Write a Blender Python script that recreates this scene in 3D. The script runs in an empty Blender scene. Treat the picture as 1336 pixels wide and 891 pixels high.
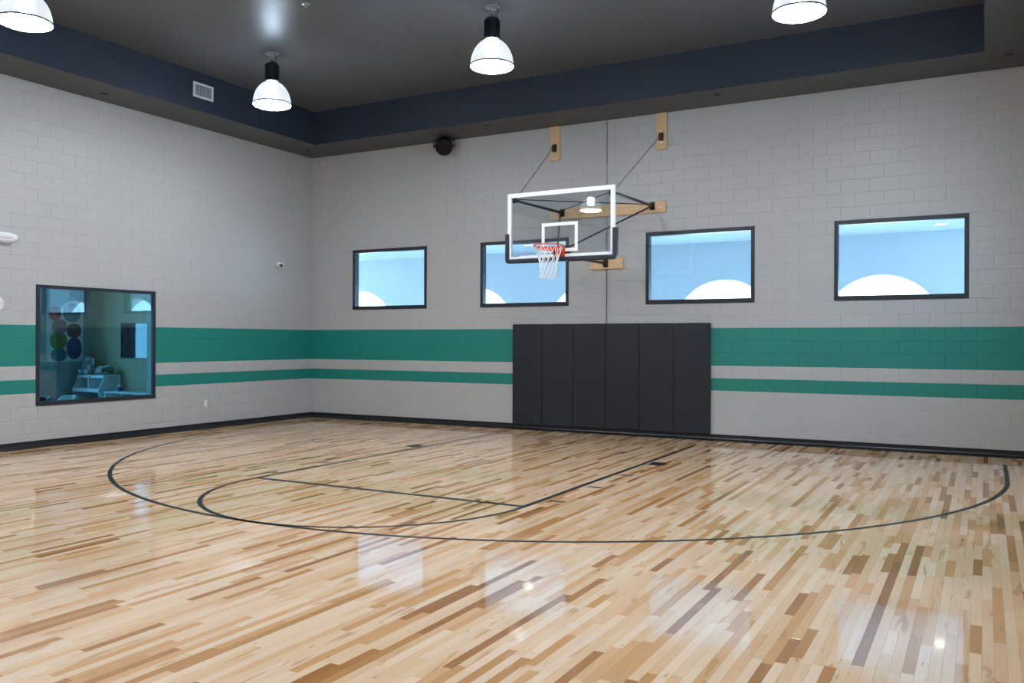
import bpy, bmesh, math, random
from mathutils import Vector, Matrix

# ------------------------------------------------------------------ camera, sky, sun, exposure
scene = bpy.context.scene
COL = scene.collection
random.seed(7)
CAM = (12.4206, -13.869, 1.6166)
YAW, ROLL, FPX, CY = math.radians(28.7504), math.radians(0.1531), 1123.31, 444.33
cam_data = bpy.data.cameras.new('camera')
cam_data.sensor_width = 36.0
cam_data.lens = FPX / 1336 * 36
cam_data.shift_y = -(445.5 - CY) / 1336
cam = bpy.data.objects.new('camera', cam_data)
COL.objects.link(cam)
cam.matrix_world = (Matrix.Translation(CAM) @ Matrix.Rotation(YAW, 4, 'Z')
                    @ Matrix.Rotation(math.radians(90), 4, 'X') @ Matrix.Rotation(ROLL, 4, 'Z'))
scene.camera = cam

world = bpy.data.worlds.new('sky')
scene.world = world
world.use_nodes = True
bg = world.node_tree.nodes['Background']
bg.inputs[0].default_value = (0.38, 0.68, 1.0, 1)
bg.inputs[1].default_value = 10.0

sun_data = bpy.data.lights.new('sun', 'SUN')
sun_data.energy = 36.0
sun_data.angle = math.radians(1.0)
sun_data.color = (0.76, 0.89, 1.0)
sun = bpy.data.objects.new('sun', sun_data)
COL.objects.link(sun)
sun.rotation_euler = Vector((0.0, 0.66, -0.75)).to_track_quat('-Z', 'Y').to_euler()

vs = scene.view_settings
vs.view_transform = 'Standard'
vs.look = 'None'
vs.gamma = 1.0
vs.use_curve_mapping = False
vs.exposure = 0.0
LAMP_COLOR = (0.70, 0.84, 1.0)
LENS_STRENGTH, CORE_STRENGTH, DOME_GLOW = 112.0, 90.0, 1.15

cy = scene.cycles
cy.use_denoising = True
cy.max_bounces = 9
cy.diffuse_bounces = 5
cy.glossy_bounces = 4
cy.transparent_max_bounces = 24
cy.caustics_reflective = False
cy.caustics_refractive = False
cy.sample_clamp_indirect = 6.0

# ------------------------------------------------------------------ materials
def new_mat(name):
    m = bpy.data.materials.new(name)
    m.use_nodes = True
    nt = m.node_tree
    return m, nt, nt.nodes['Principled BSDF']

def lk(nt, a, b):
    nt.links.new(a, b)

def math_node(nt, op, a, b=None, clamp=False):
    n = nt.nodes.new('ShaderNodeMath')
    n.operation = op
    n.use_clamp = clamp
    for i, v in enumerate((a, b)):
        if v is None:
            continue
        if isinstance(v, (int, float)):
            n.inputs[i].default_value = v
        else:
            lk(nt, v, n.inputs[i])
    return n.outputs[0]

def noise(nt, vec, scale, detail=3, rough=0.55, dist=0.0):
    n = nt.nodes.new('ShaderNodeTexNoise')
    n.inputs['Scale'].default_value = scale
    n.inputs['Detail'].default_value = detail
    n.inputs['Roughness'].default_value = rough
    n.inputs['Distortion'].default_value = dist
    if vec is not None:
        lk(nt, vec, n.inputs['Vector'])
    return n.outputs['Fac']

def mapping(nt, vec, scale, loc=(0, 0, 0)):
    n = nt.nodes.new('ShaderNodeMapping')
    n.inputs['Scale'].default_value = scale
    n.inputs['Location'].default_value = loc
    lk(nt, vec, n.inputs['Vector'])
    return n.outputs[0]

def mix_col(nt, fac, a, b, mode='MIX'):
    n = nt.nodes.new('ShaderNodeMix')
    n.data_type = 'RGBA'
    n.blend_type = mode
    for sock, v in ((n.inputs[0], fac), (n.inputs[6], a), (n.inputs[7], b)):
        if isinstance(v, (int, float)):
            sock.default_value = v
        elif isinstance(v, tuple):
            sock.default_value = (*v[:3], 1)
        else:
            lk(nt, v, sock)
    return n.outputs[2]

def bump(nt, height, strength, dist, bsdf, sock='Normal'):
    n = nt.nodes.new('ShaderNodeBump')
    n.inputs['Strength'].default_value = strength
    n.inputs['Distance'].default_value = dist
    lk(nt, height, n.inputs['Height'])
    lk(nt, n.outputs[0], bsdf.inputs[sock])

def position(nt):
    return nt.nodes.new('ShaderNodeNewGeometry').outputs['Position']

def simple(name, col, rough=0.5, metal=0.0, var=0.06, vscale=8.0, bmp=0.0, bscale=80.0, spec=None):
    m, nt, b = new_mat(name)
    pos = position(nt)
    f = noise(nt, pos, vscale)
    dark = tuple(c * (1 - var) for c in col)
    light = tuple(min(1, c * (1 + var)) for c in col)
    lk(nt, mix_col(nt, f, dark, light), b.inputs['Base Color'])
    b.inputs['Roughness'].default_value = rough
    b.inputs['Metallic'].default_value = metal
    if spec is not None:
        b.inputs['Specular IOR Level'].default_value = spec
    if bmp:
        bump(nt, noise(nt, pos, bscale, 4), bmp, 0.002, b)
    return m

def paint(name, col):
    m, nt, b = new_mat(name)
    pos = position(nt)
    f = noise(nt, pos, 1.3, 2)
    f2 = noise(nt, pos, 22, 3)
    c = mix_col(nt, f, tuple(x * 0.96 for x in col), tuple(x * 1.04 for x in col))
    c = mix_col(nt, math_node(nt, 'MULTIPLY', f2, 0.10), c, tuple(x * 0.8 for x in col))
    lk(nt, c, b.inputs['Base Color'])
    b.inputs['Roughness'].default_value = 0.42
    bump(nt, noise(nt, pos, 95, 5, 0.65), 0.35, 0.003, b)
    return m

def emitter(name, col, strength):
    m, nt, b = new_mat(name)
    nt.nodes.remove(b)
    e = nt.nodes.new('ShaderNodeEmission')
    e.inputs[0].default_value = (*col, 1)
    e.inputs[1].default_value = strength
    lk(nt, e.outputs[0], nt.nodes['Material Output'].inputs[0])
    return m

def glass(name, tint, refl=1.0, rough=0.0):
    m, nt, b = new_mat(name)
    nt.nodes.remove(b)
    lw = nt.nodes.new('ShaderNodeLayerWeight')
    lw.inputs[0].default_value = 0.5
    p = math_node(nt, 'POWER', lw.outputs['Facing'], 5.0)
    f = math_node(nt, 'ADD', math_node(nt, 'MULTIPLY', p, 0.9), 0.042)
    f = math_node(nt, 'MULTIPLY', f, refl, True)
    t = nt.nodes.new('ShaderNodeBsdfTransparent')
    t.inputs[0].default_value = (*[math.sqrt(c) for c in tint], 1)
    g = nt.nodes.new('ShaderNodeBsdfGlossy')
    g.inputs['Roughness'].default_value = rough
    mx = nt.nodes.new('ShaderNodeMixShader')
    lk(nt, f, mx.inputs[0]); lk(nt, t.outputs[0], mx.inputs[1]); lk(nt, g.outputs[0], mx.inputs[2])
    lk(nt, mx.outputs[0], nt.nodes['Material Output'].inputs[0])
    return m

def maple(name, attr_type):
    m, nt, b = new_mat(name)
    at = nt.nodes.new('ShaderNodeAttribute')
    at.attribute_type = attr_type
    at.attribute_name = 'tone'
    tone = at.outputs['Fac']
    pos = position(nt)
    off = nt.nodes.new('ShaderNodeCombineXYZ')
    lk(nt, math_node(nt, 'MULTIPLY', tone, 137.0), off.inputs[0])
    lk(nt, math_node(nt, 'MULTIPLY', tone, 391.0), off.inputs[1])
    lk(nt, math_node(nt, 'MULTIPLY', tone, 61.0), off.inputs[2])
    va = nt.nodes.new('ShaderNodeVectorMath')
    lk(nt, pos, va.inputs[0]); lk(nt, off.outputs[0], va.inputs[1])
    p = va.outputs[0]
    ramp = nt.nodes.new('ShaderNodeValToRGB')
    cr = ramp.color_ramp
    stops = [(0.0, (.83, .62, .44)), (.22, (.79, .55, .36)), (.45, (.74, .475, .275)), (.62, (.67, .375, .175)),
             (.76, (.55, .275, .10)), (.88, (.41, .175, .05)), (1.0, (.28, .105, .028))]
    cr.elements[0].position = 0; cr.elements[0].color = (*stops[0][1], 1)
    cr.elements[1].position = 1; cr.elements[1].color = (*stops[-1][1], 1)
    for s, c in stops[1:-1]:
        e = cr.elements.new(s); e.color = (*c, 1)
    lk(nt, tone, ramp.inputs[0])
    col = ramp.outputs[0]
    # long grain
    g = noise(nt, mapping(nt, p, (60, 2.2, 1)), 1.0, 4, 0.6, 0.6)
    col = mix_col(nt, math_node(nt, 'MULTIPLY', g, 0.34), col, (.46, .24, .10))
    # warm heartwood areas with wavy borders on some boards
    hn = noise(nt, mapping(nt, p, (11, 1.5, 1)), 1.0, 2, 0.5, 0.8)
    hm = math_node(nt, 'MULTIPLY', math_node(nt, 'SUBTRACT', hn, 0.635), 22.0, True)
    col = mix_col(nt, math_node(nt, 'MULTIPLY', hm, 0.58), col, (.44, .21, .075))
    # mineral streaks and small knots
    kn = noise(nt, mapping(nt, p, (30, 5.5, 1)), 1.0, 2, 0.5, 0.4)
    km = math_node(nt, 'MULTIPLY', math_node(nt, 'SUBTRACT', kn, 0.745), 30.0, True)
    col = mix_col(nt, math_node(nt, 'MULTIPLY', km, 0.8), col, (.10, .05, .025))
    lk(nt, col, b.inputs['Base Color'])
    b.inputs['Roughness'].default_value = 0.055
    b.inputs['IOR'].default_value = 1.5
    b.inputs['Specular IOR Level'].default_value = 0.48
    wv = noise(nt, mapping(nt, pos, (1.0, 0.35, 1)), 26.0, 2, 0.5)
    bump(nt, wv, 0.11, 0.0016, b)
    return m

M = {}
M['wall'] = paint('wall_paint_greige', (.455, .450, .445))
M['green'] = paint('wall_paint_green', (.010, .215, .175))
M['mortar'] = paint('mortar_paint_greige', (.445, .44, .435))
M['mortar_green'] = paint('mortar_paint_green', (.0098, .21, .17))
M['ceiling'] = simple('ceiling_paint_charcoal', (.106, .111, .122), 0.38, var=.05, bmp=.05, bscale=40)
M['soffit'] = simple('soffit_paint_grey', (.064, .067, .069), 0.5, var=.04)
M['fascia'] = simple('fascia_paint_slate', (.021, .031, .052), 0.55, var=.05)
M['base'] = simple('black_rubber', (.012, .012, .014), 0.28, var=.1)
M['line'] = simple('court_line_paint', (.009, .013, .013), 0.30, var=.1, spec=.12)
M['seam'] = simple('dark_wood_seam', (.035, .020, .010), 0.4, spec=.2)
M['frame'] = simple('bronze_window_frame', (.017, .020, .028), 0.35, metal=.0, var=.08)
M['pane'] = glass('clear_window_glass', (.90, .97, 1.0))
M['pane_teal'] = glass('tinted_window_glass', (.28, .62, .69), 2.3)
M['boardglass'] = glass('backboard_glass', (.86, .93, .96), 2.6)
M['plank_part'] = maple('maple_strip', 'OBJECT')
M['plank_field'] = maple('maple_strip_field', 'GEOMETRY')
M['mat'] = simple('black_vinyl', (.014, .018, .026), 0.38, var=.15, vscale=3, bmp=.12, bscale=160)
M['white'] = simple('white_powder_coat', (.86, .88, .90), 0.35, var=.02)
M['navy_pad'] = simple('black_edge_padding', (.020, .024, .034), 0.36, var=.08)
M['steel_black'] = simple('black_steel', (.016, .016, .018), 0.32, metal=.3, var=.1)
M['zinc'] = simple('zinc_steel', (.55, .56, .58), 0.35, metal=.9, var=.08)
M['chain'] = simple('dark_chain_steel', (.22, .26, .32), 0.4, metal=.6, var=.1)
M['orange'] = simple('orange_rim_steel', (.80, .085, .018), 0.32, var=.06)
M['net'] = simple('white_net_cord', (.84, .85, .86), 0.75, var=.05)
M['pine'], _nt, _b = new_mat('pine_board')
_p = mapping(_nt, position(_nt), (3, 3, 3))
_g = noise(_nt, mapping(_nt, position(_nt), (4, 4, 40)), 1.0, 3, 0.6, 1.0)
lk(_nt, mix_col(_nt, _g, (.60, .36, .17), (.78, .54, .32)), _b.inputs['Base Color'])
_b.inputs['Roughness'].default_value = 0.5
M['pine_v'], _nt, _b = new_mat('pine_board_upright')
_g = noise(_nt, mapping(_nt, position(_nt), (40, 4, 4)), 1.0, 3, 0.6, 1.0)
lk(_nt, mix_col(_nt, _g, (.60, .36, .17), (.78, .54, .32)), _b.inputs['Base Color'])
_b.inputs['Roughness'].default_value = 0.5
M['plastic_white'] = simple('white_plastic', (.78, .78, .77), 0.4, var=.02)
M['lamp_lens_off'] = simple('clear_lens_plastic', (.70, .72, .74), 0.15, var=.02)
M['plastic_dark'] = simple('dark_plastic', (.018, .018, .02), 0.4, var=.1)
M['speaker'] = simple('black_speaker', (.006, .006, .007), 0.6, var=.1, spec=.2)
M['grille'] = simple('white_grille_metal', (.72, .74, .78), 0.4, var=.03)
M['slat'] = simple('grey_grille_slat', (.40, .42, .46), 0.5, var=.05)
M['grille_dark'] = simple('duct_interior', (.03, .03, .035), 0.8)
M['heat_sink'] = simple('black_heat_sink', (.020, .026, .038), 0.35, metal=.2, var=.1)
M['core'] = emitter('lit_lamp_core', (0.62, 0.80, 1.0), CORE_STRENGTH)
M['dome'], _nt, _b = new_mat('lit_prismatic_acrylic')
_nt.nodes.remove(_b)
_e = _nt.nodes.new('ShaderNodeEmission')
_pos = _nt.nodes.new('ShaderNodeTexCoord').outputs['Object']
_f = noise(_nt, mapping(_nt, _pos, (9, 9, 3)), 1.0, 2)
_f2 = noise(_nt, mapping(_nt, _pos, (3, 3, 60)), 1.0, 1)
_s = math_node(_nt, 'ADD', math_node(_nt, 'MULTIPLY', _f, .7), math_node(_nt, 'MULTIPLY', _f2, .25))
lk(_nt, math_node(_nt, 'MULTIPLY', math_node(_nt, 'ADD', _s, .55), DOME_GLOW), _e.inputs[1])
_e.inputs[0].default_value = (0.86, 0.93, 1.0, 1)
_t = _nt.nodes.new('ShaderNodeBsdfTransparent')
_mx = _nt.nodes.new('ShaderNodeMixShader')
_mx.inputs[0].default_value = 0.40
lk(_nt, _e.outputs[0], _mx.inputs[1]); lk(_nt, _t.outputs[0], _mx.inputs[2])
lk(_nt, _mx.outputs[0], _nt.nodes['Material Output'].inputs[0])
M['lens'] = emitter('lit_lens', (0.86, 0.93, 1.0), LENS_STRENGTH)
M['ring'] = simple('grey_lens_ring', (.10, .13, .18), 0.4)
M['stucco'] = simple('porch_stucco', (.75, .79, .84), 0.8, var=.03, bmp=.2, bscale=50)
M['concrete'] = simple('porch_concrete', (.62, .61, .58), 0.7, var=.08, vscale=2)
M['ground'] = simple('pale_paving', (.58, .57, .54), 0.85, var=.1, vscale=.4)
M['downlight'] = emitter('lit_downlight', (1.0, .93, .82), 14.0)
M['house_wall'] = simple('white_render', (.82, .81, .78), 0.8, var=.02)
M['house_roof'] = simple('grey_roof', (.30, .31, .33), 0.8, var=.08)
M['play_wall'] = simple('playroom_blue_grey', (.27, .33, .35), 0.6, var=.02)
M['play_wall2'] = simple('playroom_olive_tan', (.34, .31, .20), 0.6, var=.03)
M['carpet'] = simple('playroom_carpet', (.20, .20, .20), 0.95, var=.1, vscale=30)
M['laminate'] = simple('white_laminate', (.70, .74, .76), 0.4, var=.02)
M['plush'] = simple('grey_plush', (.33, .35, .39), 0.95, var=.15, vscale=60)
M['plush_light'] = simple('light_plush', (.50, .50, .50), 0.95, var=.1, vscale=60)
M['plush_green'] = simple('dark_green_plush', (.06, .09, .05), 0.95, var=.3, vscale=40)
M['tv'] = simple('black_tv_screen', (.004, .005, .008), 0.05, var=.0)
M['tv'].node_tree.nodes['Principled BSDF'].inputs['IOR'].default_value = 2.0
M['poster'] = simple('poster_paper', (.62, .68, .70), 0.6, var=.03)
M['blue_toy'] = simple('blue_toy', (.02, .07, .35), 0.4, var=.1)

# ------------------------------------------------------------------ mesh helpers
class B:
    """collects vertices and faces of one mesh, in world coordinates"""
    def __init__(s):
        s.v, s.f, s.mi = [], [], []
    def quad(s, pts, mi=0):
        n = len(s.v); s.v += [tuple(p) for p in pts]; s.f.append(tuple(range(n, n + len(pts)))); s.mi.append(mi)
    def box(s, a, b, mi=0):
        (x0, y0, z0), (x1, y1, z1) = a, b
        x0, x1 = min(x0, x1), max(x0, x1); y0, y1 = min(y0, y1), max(y0, y1); z0, z1 = min(z0, z1), max(z0, z1)
        n = len(s.v)
        s.v += [(x0, y0, z0), (x1, y0, z0), (x1, y1, z0), (x0, y1, z0), (x0, y0, z1), (x1, y0, z1), (x1, y1, z1), (x0, y1, z1)]
        for q in ((0, 3, 2, 1), (4, 5, 6, 7), (0, 1, 5, 4), (1, 2, 6, 5), (2, 3, 7, 6), (3, 0, 4, 7)):
            s.f.append(tuple(n + i for i in q)); s.mi.append(mi)
        return s
    def tube(s, pts, r, n=8, closed=False, mi=0, cap=True):
        pts = [Vector(p) for p in pts]
        rr = r if isinstance(r, (list, tuple)) else [r] * len(pts)
        base = len(s.v); N = len(pts); ref = None
        for i, p in enumerate(pts):
            a = pts[(i - 1) % N] if (closed or i > 0) else p
            b = pts[(i + 1) % N] if (closed or i < N - 1) else p
            t = (b - a).normalized()
            if ref is None:
                ref = t.orthogonal().normalized()
            ref = (ref - t * ref.dot(t)).normalized()
            w = t.cross(ref)
            for k in range(n):
                an = 2 * math.pi * k / n
                s.v.append(tuple(p + (ref * math.cos(an) + w * math.sin(an)) * rr[i]))
        for i in range(N if closed else N - 1):
            j = (i + 1) % N
            for k in range(n):
                l = (k + 1) % n
                s.f.append((base + i * n + k, base + i * n + l, base + j * n + l, base + j * n + k)); s.mi.append(mi)
        if not closed and cap:
            s.f.append(tuple(base + k for k in reversed(range(n)))); s.mi.append(mi)
            s.f.append(tuple(base + (N - 1) * n + k for k in range(n))); s.mi.append(mi)
        return s
    def lathe(s, c, prof, n=32, axis=(0, 0, 1), mi=0, cap=True):
        """prof: list of (radius, height along axis)"""
        ax = Vector(axis).normalized(); u = ax.orthogonal().normalized(); w = ax.cross(u); c = Vector(c)
        base = len(s.v)
        for r, h in prof:
            for k in range(n):
                a = 2 * math.pi * k / n
                s.v.append(tuple(c + ax * h + (u * math.cos(a) + w * math.sin(a)) * max(r, 1e-4)))
        for i in range(len(prof) - 1):
            for k in range(n):
                l = (k + 1) % n
                s.f.append((base + i * n + k, base + i * n + l, base + (i + 1) * n + l, base + (i + 1) * n + k)); s.mi.append(mi)
        if not cap:
            return s
        s.f.append(tuple(base + k for k in reversed(range(n)))); s.mi.append(mi)
        s.f.append(tuple(base + (len(prof) - 1) * n + k for k in range(n))); s.mi.append(mi)
        return s
    def ball(s, c, r, n=14, m=9, mi=0):
        rx, ry, rz = r if isinstance(r, (tuple, list)) else (r, r, r)
        base = len(s.v)
        for i in range(m + 1):
            th = math.pi * i / m
            for k in range(n):
                a = 2 * math.pi * k / n
                q = max(math.sin(th), 1e-3)
                s.v.append((c[0] + rx * q * math.cos(a), c[1] + ry * q * math.sin(a), c[2] + rz * math.cos(th)))
        for i in range(m):
            for k in range(n):
                l = (k + 1) % n
                s.f.append((base + i * n + k, base + (i + 1) * n + k, base + (i + 1) * n + l, base + i * n + l)); s.mi.append(mi)
        return s
    def prism(s, poly, d0, d1, axis='x', mi=0):
        """poly of 2D points extruded between d0 and d1 along axis"""
        def P(q, d):
            return {'x': (d, q[0], q[1]), 'y': (q[0], d, q[1]), 'z': (q[0], q[1], d)}[axis]
        n = len(s.v); N = len(poly)
        s.v += [P(q, d0) for q in poly] + [P(q, d1) for q in poly]
        s.f.append(tuple(n + i for i in range(N))); s.mi.append(mi)
        s.f.append(tuple(n + N + i for i in reversed(range(N)))); s.mi.append(mi)
        for i in range(N):
            j = (i + 1) % N
            s.f.append((n + i, n + N + i, n + N + j, n + j)); s.mi.append(mi)
        return s
    def mesh(s, name, mats, org=(0, 0, 0), bevel=0.0, seg=2, smooth=False):
        me = bpy.data.meshes.new(name)
        me.from_pydata([(x - org[0], y - org[1], z - org[2]) for x, y, z in s.v], [], s.f)
        for m in mats:
            me.materials.append(m)
        me.polygons.foreach_set('material_index', s.mi)
        bm = bmesh.new(); bm.from_mesh(me)
        bmesh.ops.recalc_face_normals(bm, faces=bm.faces)
        if bevel:
            es = [e for e in bm.edges if e.is_manifold and e.calc_face_angle(0) > 0.6]
            bmesh.ops.bevel(bm, geom=es, offset=bevel, segments=seg, affect='EDGES', clamp_overlap=True)
        bm.to_mesh(me); bm.free()
        if smooth:
            me.polygons.foreach_set('use_smooth', [True] * len(me.polygons))
            me.set_sharp_from_angle(angle=math.radians(40))
        return me

def origin_of(o):
    v = Vector((0, 0, 0))
    while o is not None:
        v += Vector(o.location); o = o.parent
    return v

def add(name, b, mat, parent=None, at=None, bevel=0.0, seg=2, smooth=False, **props):
    mats = mat if isinstance(mat, (list, tuple)) else [mat]
    org = origin_of(parent) if parent is not None else Vector(at or (0, 0, 0))
    o = bpy.data.objects.new(name, b.mesh(name, [M[k] for k in mats], org, bevel, seg, smooth))
    COL.objects.link(o)
    if parent is not None:
        o.parent = parent
    else:
        o.location = org
    for k, v in props.items():
        o[k] = v
    return o

def thing(name, label, cat, at, group=None, kind=None):
    o = bpy.data.objects.new(name, None)
    COL.objects.link(o)
    o.location = at
    o.empty_display_size = 0.1
    o['label'] = label; o['category'] = cat
    if group: o['group'] = group
    if kind: o['kind'] = kind
    return o

def struct(name, b, mat, label, cat, **kw):
    return add(name, b, mat, label=label, category=cat, kind='structure', **kw)

def copy_tree(o, parent=None, dloc=None):
    c = o.copy(); COL.objects.link(c); c.parent = parent
    if dloc is not None:
        c.location = dloc
    for ch in o.children:
        copy_tree(ch, c)
    return c

def project(x, y, z):
    dx, dy, dz = x - CAM[0], y - CAM[1], z - CAM[2]
    d = -math.sin(YAW) * dx + math.cos(YAW) * dy
    r = math.cos(YAW) * dx + math.sin(YAW) * dy
    if d < 0.2:
        return None
    return 668 + FPX * r / d, CY - FPX * dz / d, d

def minus_holes(x0, x1, z0, z1, holes):
    """rectangles left of one rectangle after cutting rectangular holes out of it"""
    xs = sorted({x0, x1, *[min(max(v, x0), x1) for h in holes for v in h[:2]]})
    zs = sorted({z0, z1, *[min(max(v, z0), z1) for h in holes for v in h[2:]]})
    out = []
    for a, b in zip(xs, xs[1:]):
        col = []
        for c, d in zip(zs, zs[1:]):
            mx, mz = (a + b) / 2, (c + d) / 2
            if any(h[0] < mx < h[1] and h[2] < mz < h[3] for h in holes):
                continue
            if col and abs(col[-1][3] - c) < 1e-6:
                col[-1][3] = d
            else:
                col.append([a, b, c, d])
        out += col
    return out

# ------------------------------------------------------------------ room dimensions
RX, RY = 13.33, -15.69          # right wall, wall behind the camera
SOF, CEIL = 5.44, 6.08
RIN = (0.90, 12.42, -14.77, -0.93)    # recess in the ceiling: x0 x1 y0 y1
CRS, BLK = 0.2032, 0.4064
WT = 0.20
WINDOWS = [(1.099, 2.916), (4.135, 5.954), (7.394, 9.211), (10.413, 12.224)]
WZ = (2.2375, 3.4495)
LWIN = (-6.014, -3.9006, 0.6205, 2.438)
BX = 6.68                         # centre of the basketball goal
GREEN_ROWS = (4, 6, 7, 8)

# ------------------------------------------------------------------ block walls
def block_mesh(name, w, h):
    """one painted block, front face at y=0 facing -y, centred in x and z, joint edges rounded back"""
    b = B(); c, d, e = 0.0042, 0.0026, 0.03
    o = [(-w / 2, -h / 2), (w / 2, -h / 2), (w / 2, h / 2), (-w / 2, h / 2)]
    i = [(-w / 2 + c, -h / 2 + c), (w / 2 - c, -h / 2 + c), (w / 2 - c, h / 2 - c), (-w / 2 + c, h / 2 - c)]
    F = [(x, 0, z) for x, z in i]; R = [(x, d, z) for x, z in o]; K = [(x, e, z) for x, z in o]
    b.quad(F)
    for k in range(4):
        l = (k + 1) % 4
        b.quad((R[k], R[l], F[l], F[k])); b.quad((K[k], K[l], R[l], R[k]))
    return b

def weld(me):
    bm = bmesh.new(); bm.from_mesh(me)
    bmesh.ops.remove_doubles(bm, verts=bm.verts, dist=1e-5)
    bmesh.ops.recalc_face_normals(bm, faces=bm.faces)
    bm.to_mesh(me); bm.free()

def build_block_wall(parent, length, holes, hide, phase, to_world, rot):
    """to_world(u, z) -> world point of wall coordinate u; blocks are children of parent"""
    J = 0.0015
    items = []
    rows = int(SOF / CRS) + 1
    for r in range(rows):
        z0, z1 = r * CRS, min((r + 1) * CRS, SOF + 0.03)
        ph = phase if r % 2 == 0 else phase + 0.5
        k0 = -2
        u = (k0 + ph) * BLK
        while u < length:
            a, c = max(u, 0), min(u + BLK, length)
            if c - a > 0.02:
                near_holes = [h for h in holes if h[0] < c and h[1] > a and h[2] < z1 - .01 and h[3] > z0 + .01]
                for (p, q, s, t) in minus_holes(a, c, z0, z1, near_holes):
                    if q - p > 0.02:
                        items.append((p + J, q - J, s + J, t - J, r))
            u += BLK
    scored = []
    for it in items:
        p, q, s, t, r = it
        w = to_world((p + q) / 2, (s + t) / 2)
        pr = project(*w)
        area = 0
        if pr and -12 < pr[0] < 1348 and -5 < pr[1] < 896 and t < SOF:
            if not any(h[0] < p and q < h[1] and h[2] < s and t < h[3] for h in hide):
                a = project(*to_world(p, s)); b_ = project(*to_world(q, t))
                if a and b_:
                    area = abs(a[0] - b_[0]) * abs(a[1] - b_[1])
                    ex = [to_world(p, (s + t) / 2), to_world(q, (s + t) / 2)]
        scored.append((area, it))
    scored.sort(key=lambda x: -x[0])
    cache = {}
    rest = B()
    for n, (area, (p, q, s, t, r)) in enumerate(scored):
        mat = 'green' if r in GREEN_ROWS else 'wall'
        proud = random.uniform(-0.0008, 0.0008)
        if n < 300 and area > 0:
            key = (round(q - p, 4), round(t - s, 4), mat)
            if key not in cache:
                me = block_mesh('block', q - p, t - s).mesh('block', [M[mat]])
                weld(me)
                cache[key] = me
            o = bpy.data.objects.new('block', cache[key])
            COL.objects.link(o); o.parent = parent
            w = Vector(to_world((p + q) / 2, (s + t) / 2))
            o.location = w + Vector((math.sin(rot), -math.cos(rot), 0)) * proud
            o.rotation_euler = (0, 0, rot)
        else:
            bb = block_mesh('', q - p, t - s)
            w = Vector(to_world((p + q) / 2, (s + t) / 2))
            base = len(rest.v)
            cr, sr = math.cos(rot), math.sin(rot)
            for (x, y, z) in bb.v:
                y -= proud
                rest.v.append((w.x + x * cr - y * sr, w.y + x * sr + y * cr, w.z + z))
            for f in bb.f:
                rest.f.append(tuple(i + base for i in f)); rest.mi.append(1 if mat == 'green' else 0)
    o = add('distant_blockwork', rest, ['wall', 'green'], parent=parent, kind='stuff')

def backing(holes, length, to_pts):
    """mortar slab behind the blocks, split at the stripe courses so joints are painted with the blocks"""
    b = B()
    bands = [(-0.15, 4 * CRS, 0), (4 * CRS, 5 * CRS, 1), (5 * CRS, 6 * CRS, 0), (6 * CRS, 9 * CRS, 1), (9 * CRS, 6.3, 0)]
    for z0, z1, mi in bands:
        for (p, q, s, t) in minus_holes(-WT, length + WT, z0, z1, holes):
            b.box(*to_pts(p, q, s, t), mi)
    return b

back_holes = [(a, c, *WZ) for a, c in WINDOWS]
wall_back = struct('wall_back', backing(back_holes, RX, lambda p, q, s, t: ((p, 0.0030, s), (q, WT, t))), ['mortar', 'mortar_green'],
                   'long painted concrete block wall with green stripes and four high windows', 'wall')
build_block_wall(wall_back, RX, back_holes + [(BX - .006, BX + .006, 0, 7)], [(4.85, 8.52, .1, 1.9)], 0.35, lambda u, z: (u, 0, z), 0.0)
add('control_joint', B().box((BX - .006, 0.003, 0.05), (BX + .006, 0.0062, SOF)), 'seam', parent=wall_back, label='thin dark vertical joint in the block wall')

# left wall: wall coordinate u = -y
left_holes = [(-LWIN[1], -LWIN[0], LWIN[2], LWIN[3])]
wall_left = struct('wall_left', backing(left_holes, -RY, lambda p, q, s, t: ((-WT, -q, s), (-0.0030, -p, t))), ['mortar', 'mortar_green'],
                   'painted concrete block wall with green stripes and the playroom window', 'wall')
build_block_wall(wall_left, -RY, left_holes, [], 0.75, lambda u, z: (0, -u, z), math.radians(90))

ADDED_WIN = [(-3.5, -1.68), (-6.8, -4.98), (-10.1, -8.28), (-13.4, -11.58)]      # unseen windows, added for bluish daylight on the left wall
right_holes = [(-c, -a, *WZ) for a, c in ADDED_WIN]
wall_right = struct('wall_right', backing(right_holes, -RY, lambda p, q, s, t: ((RX, -min(q, -RY + WT), s), (RX + WT, -max(p, 0.0), t))), ['wall', 'green'],
                    'painted block side wall close beside the camera', 'wall')
b = B()
for z0, z1, mi in [(-0.15, 4 * CRS, 0), (4 * CRS, 5 * CRS, 1), (5 * CRS, 6 * CRS, 0), (6 * CRS, 9 * CRS, 1), (9 * CRS, 6.3, 0)]:
    b.box((0, RY - WT, z0), (RX, RY, z1), mi)
struct('wall_front', b, ['wall', 'green'], 'painted block end wall behind the camera', 'wall')

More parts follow.
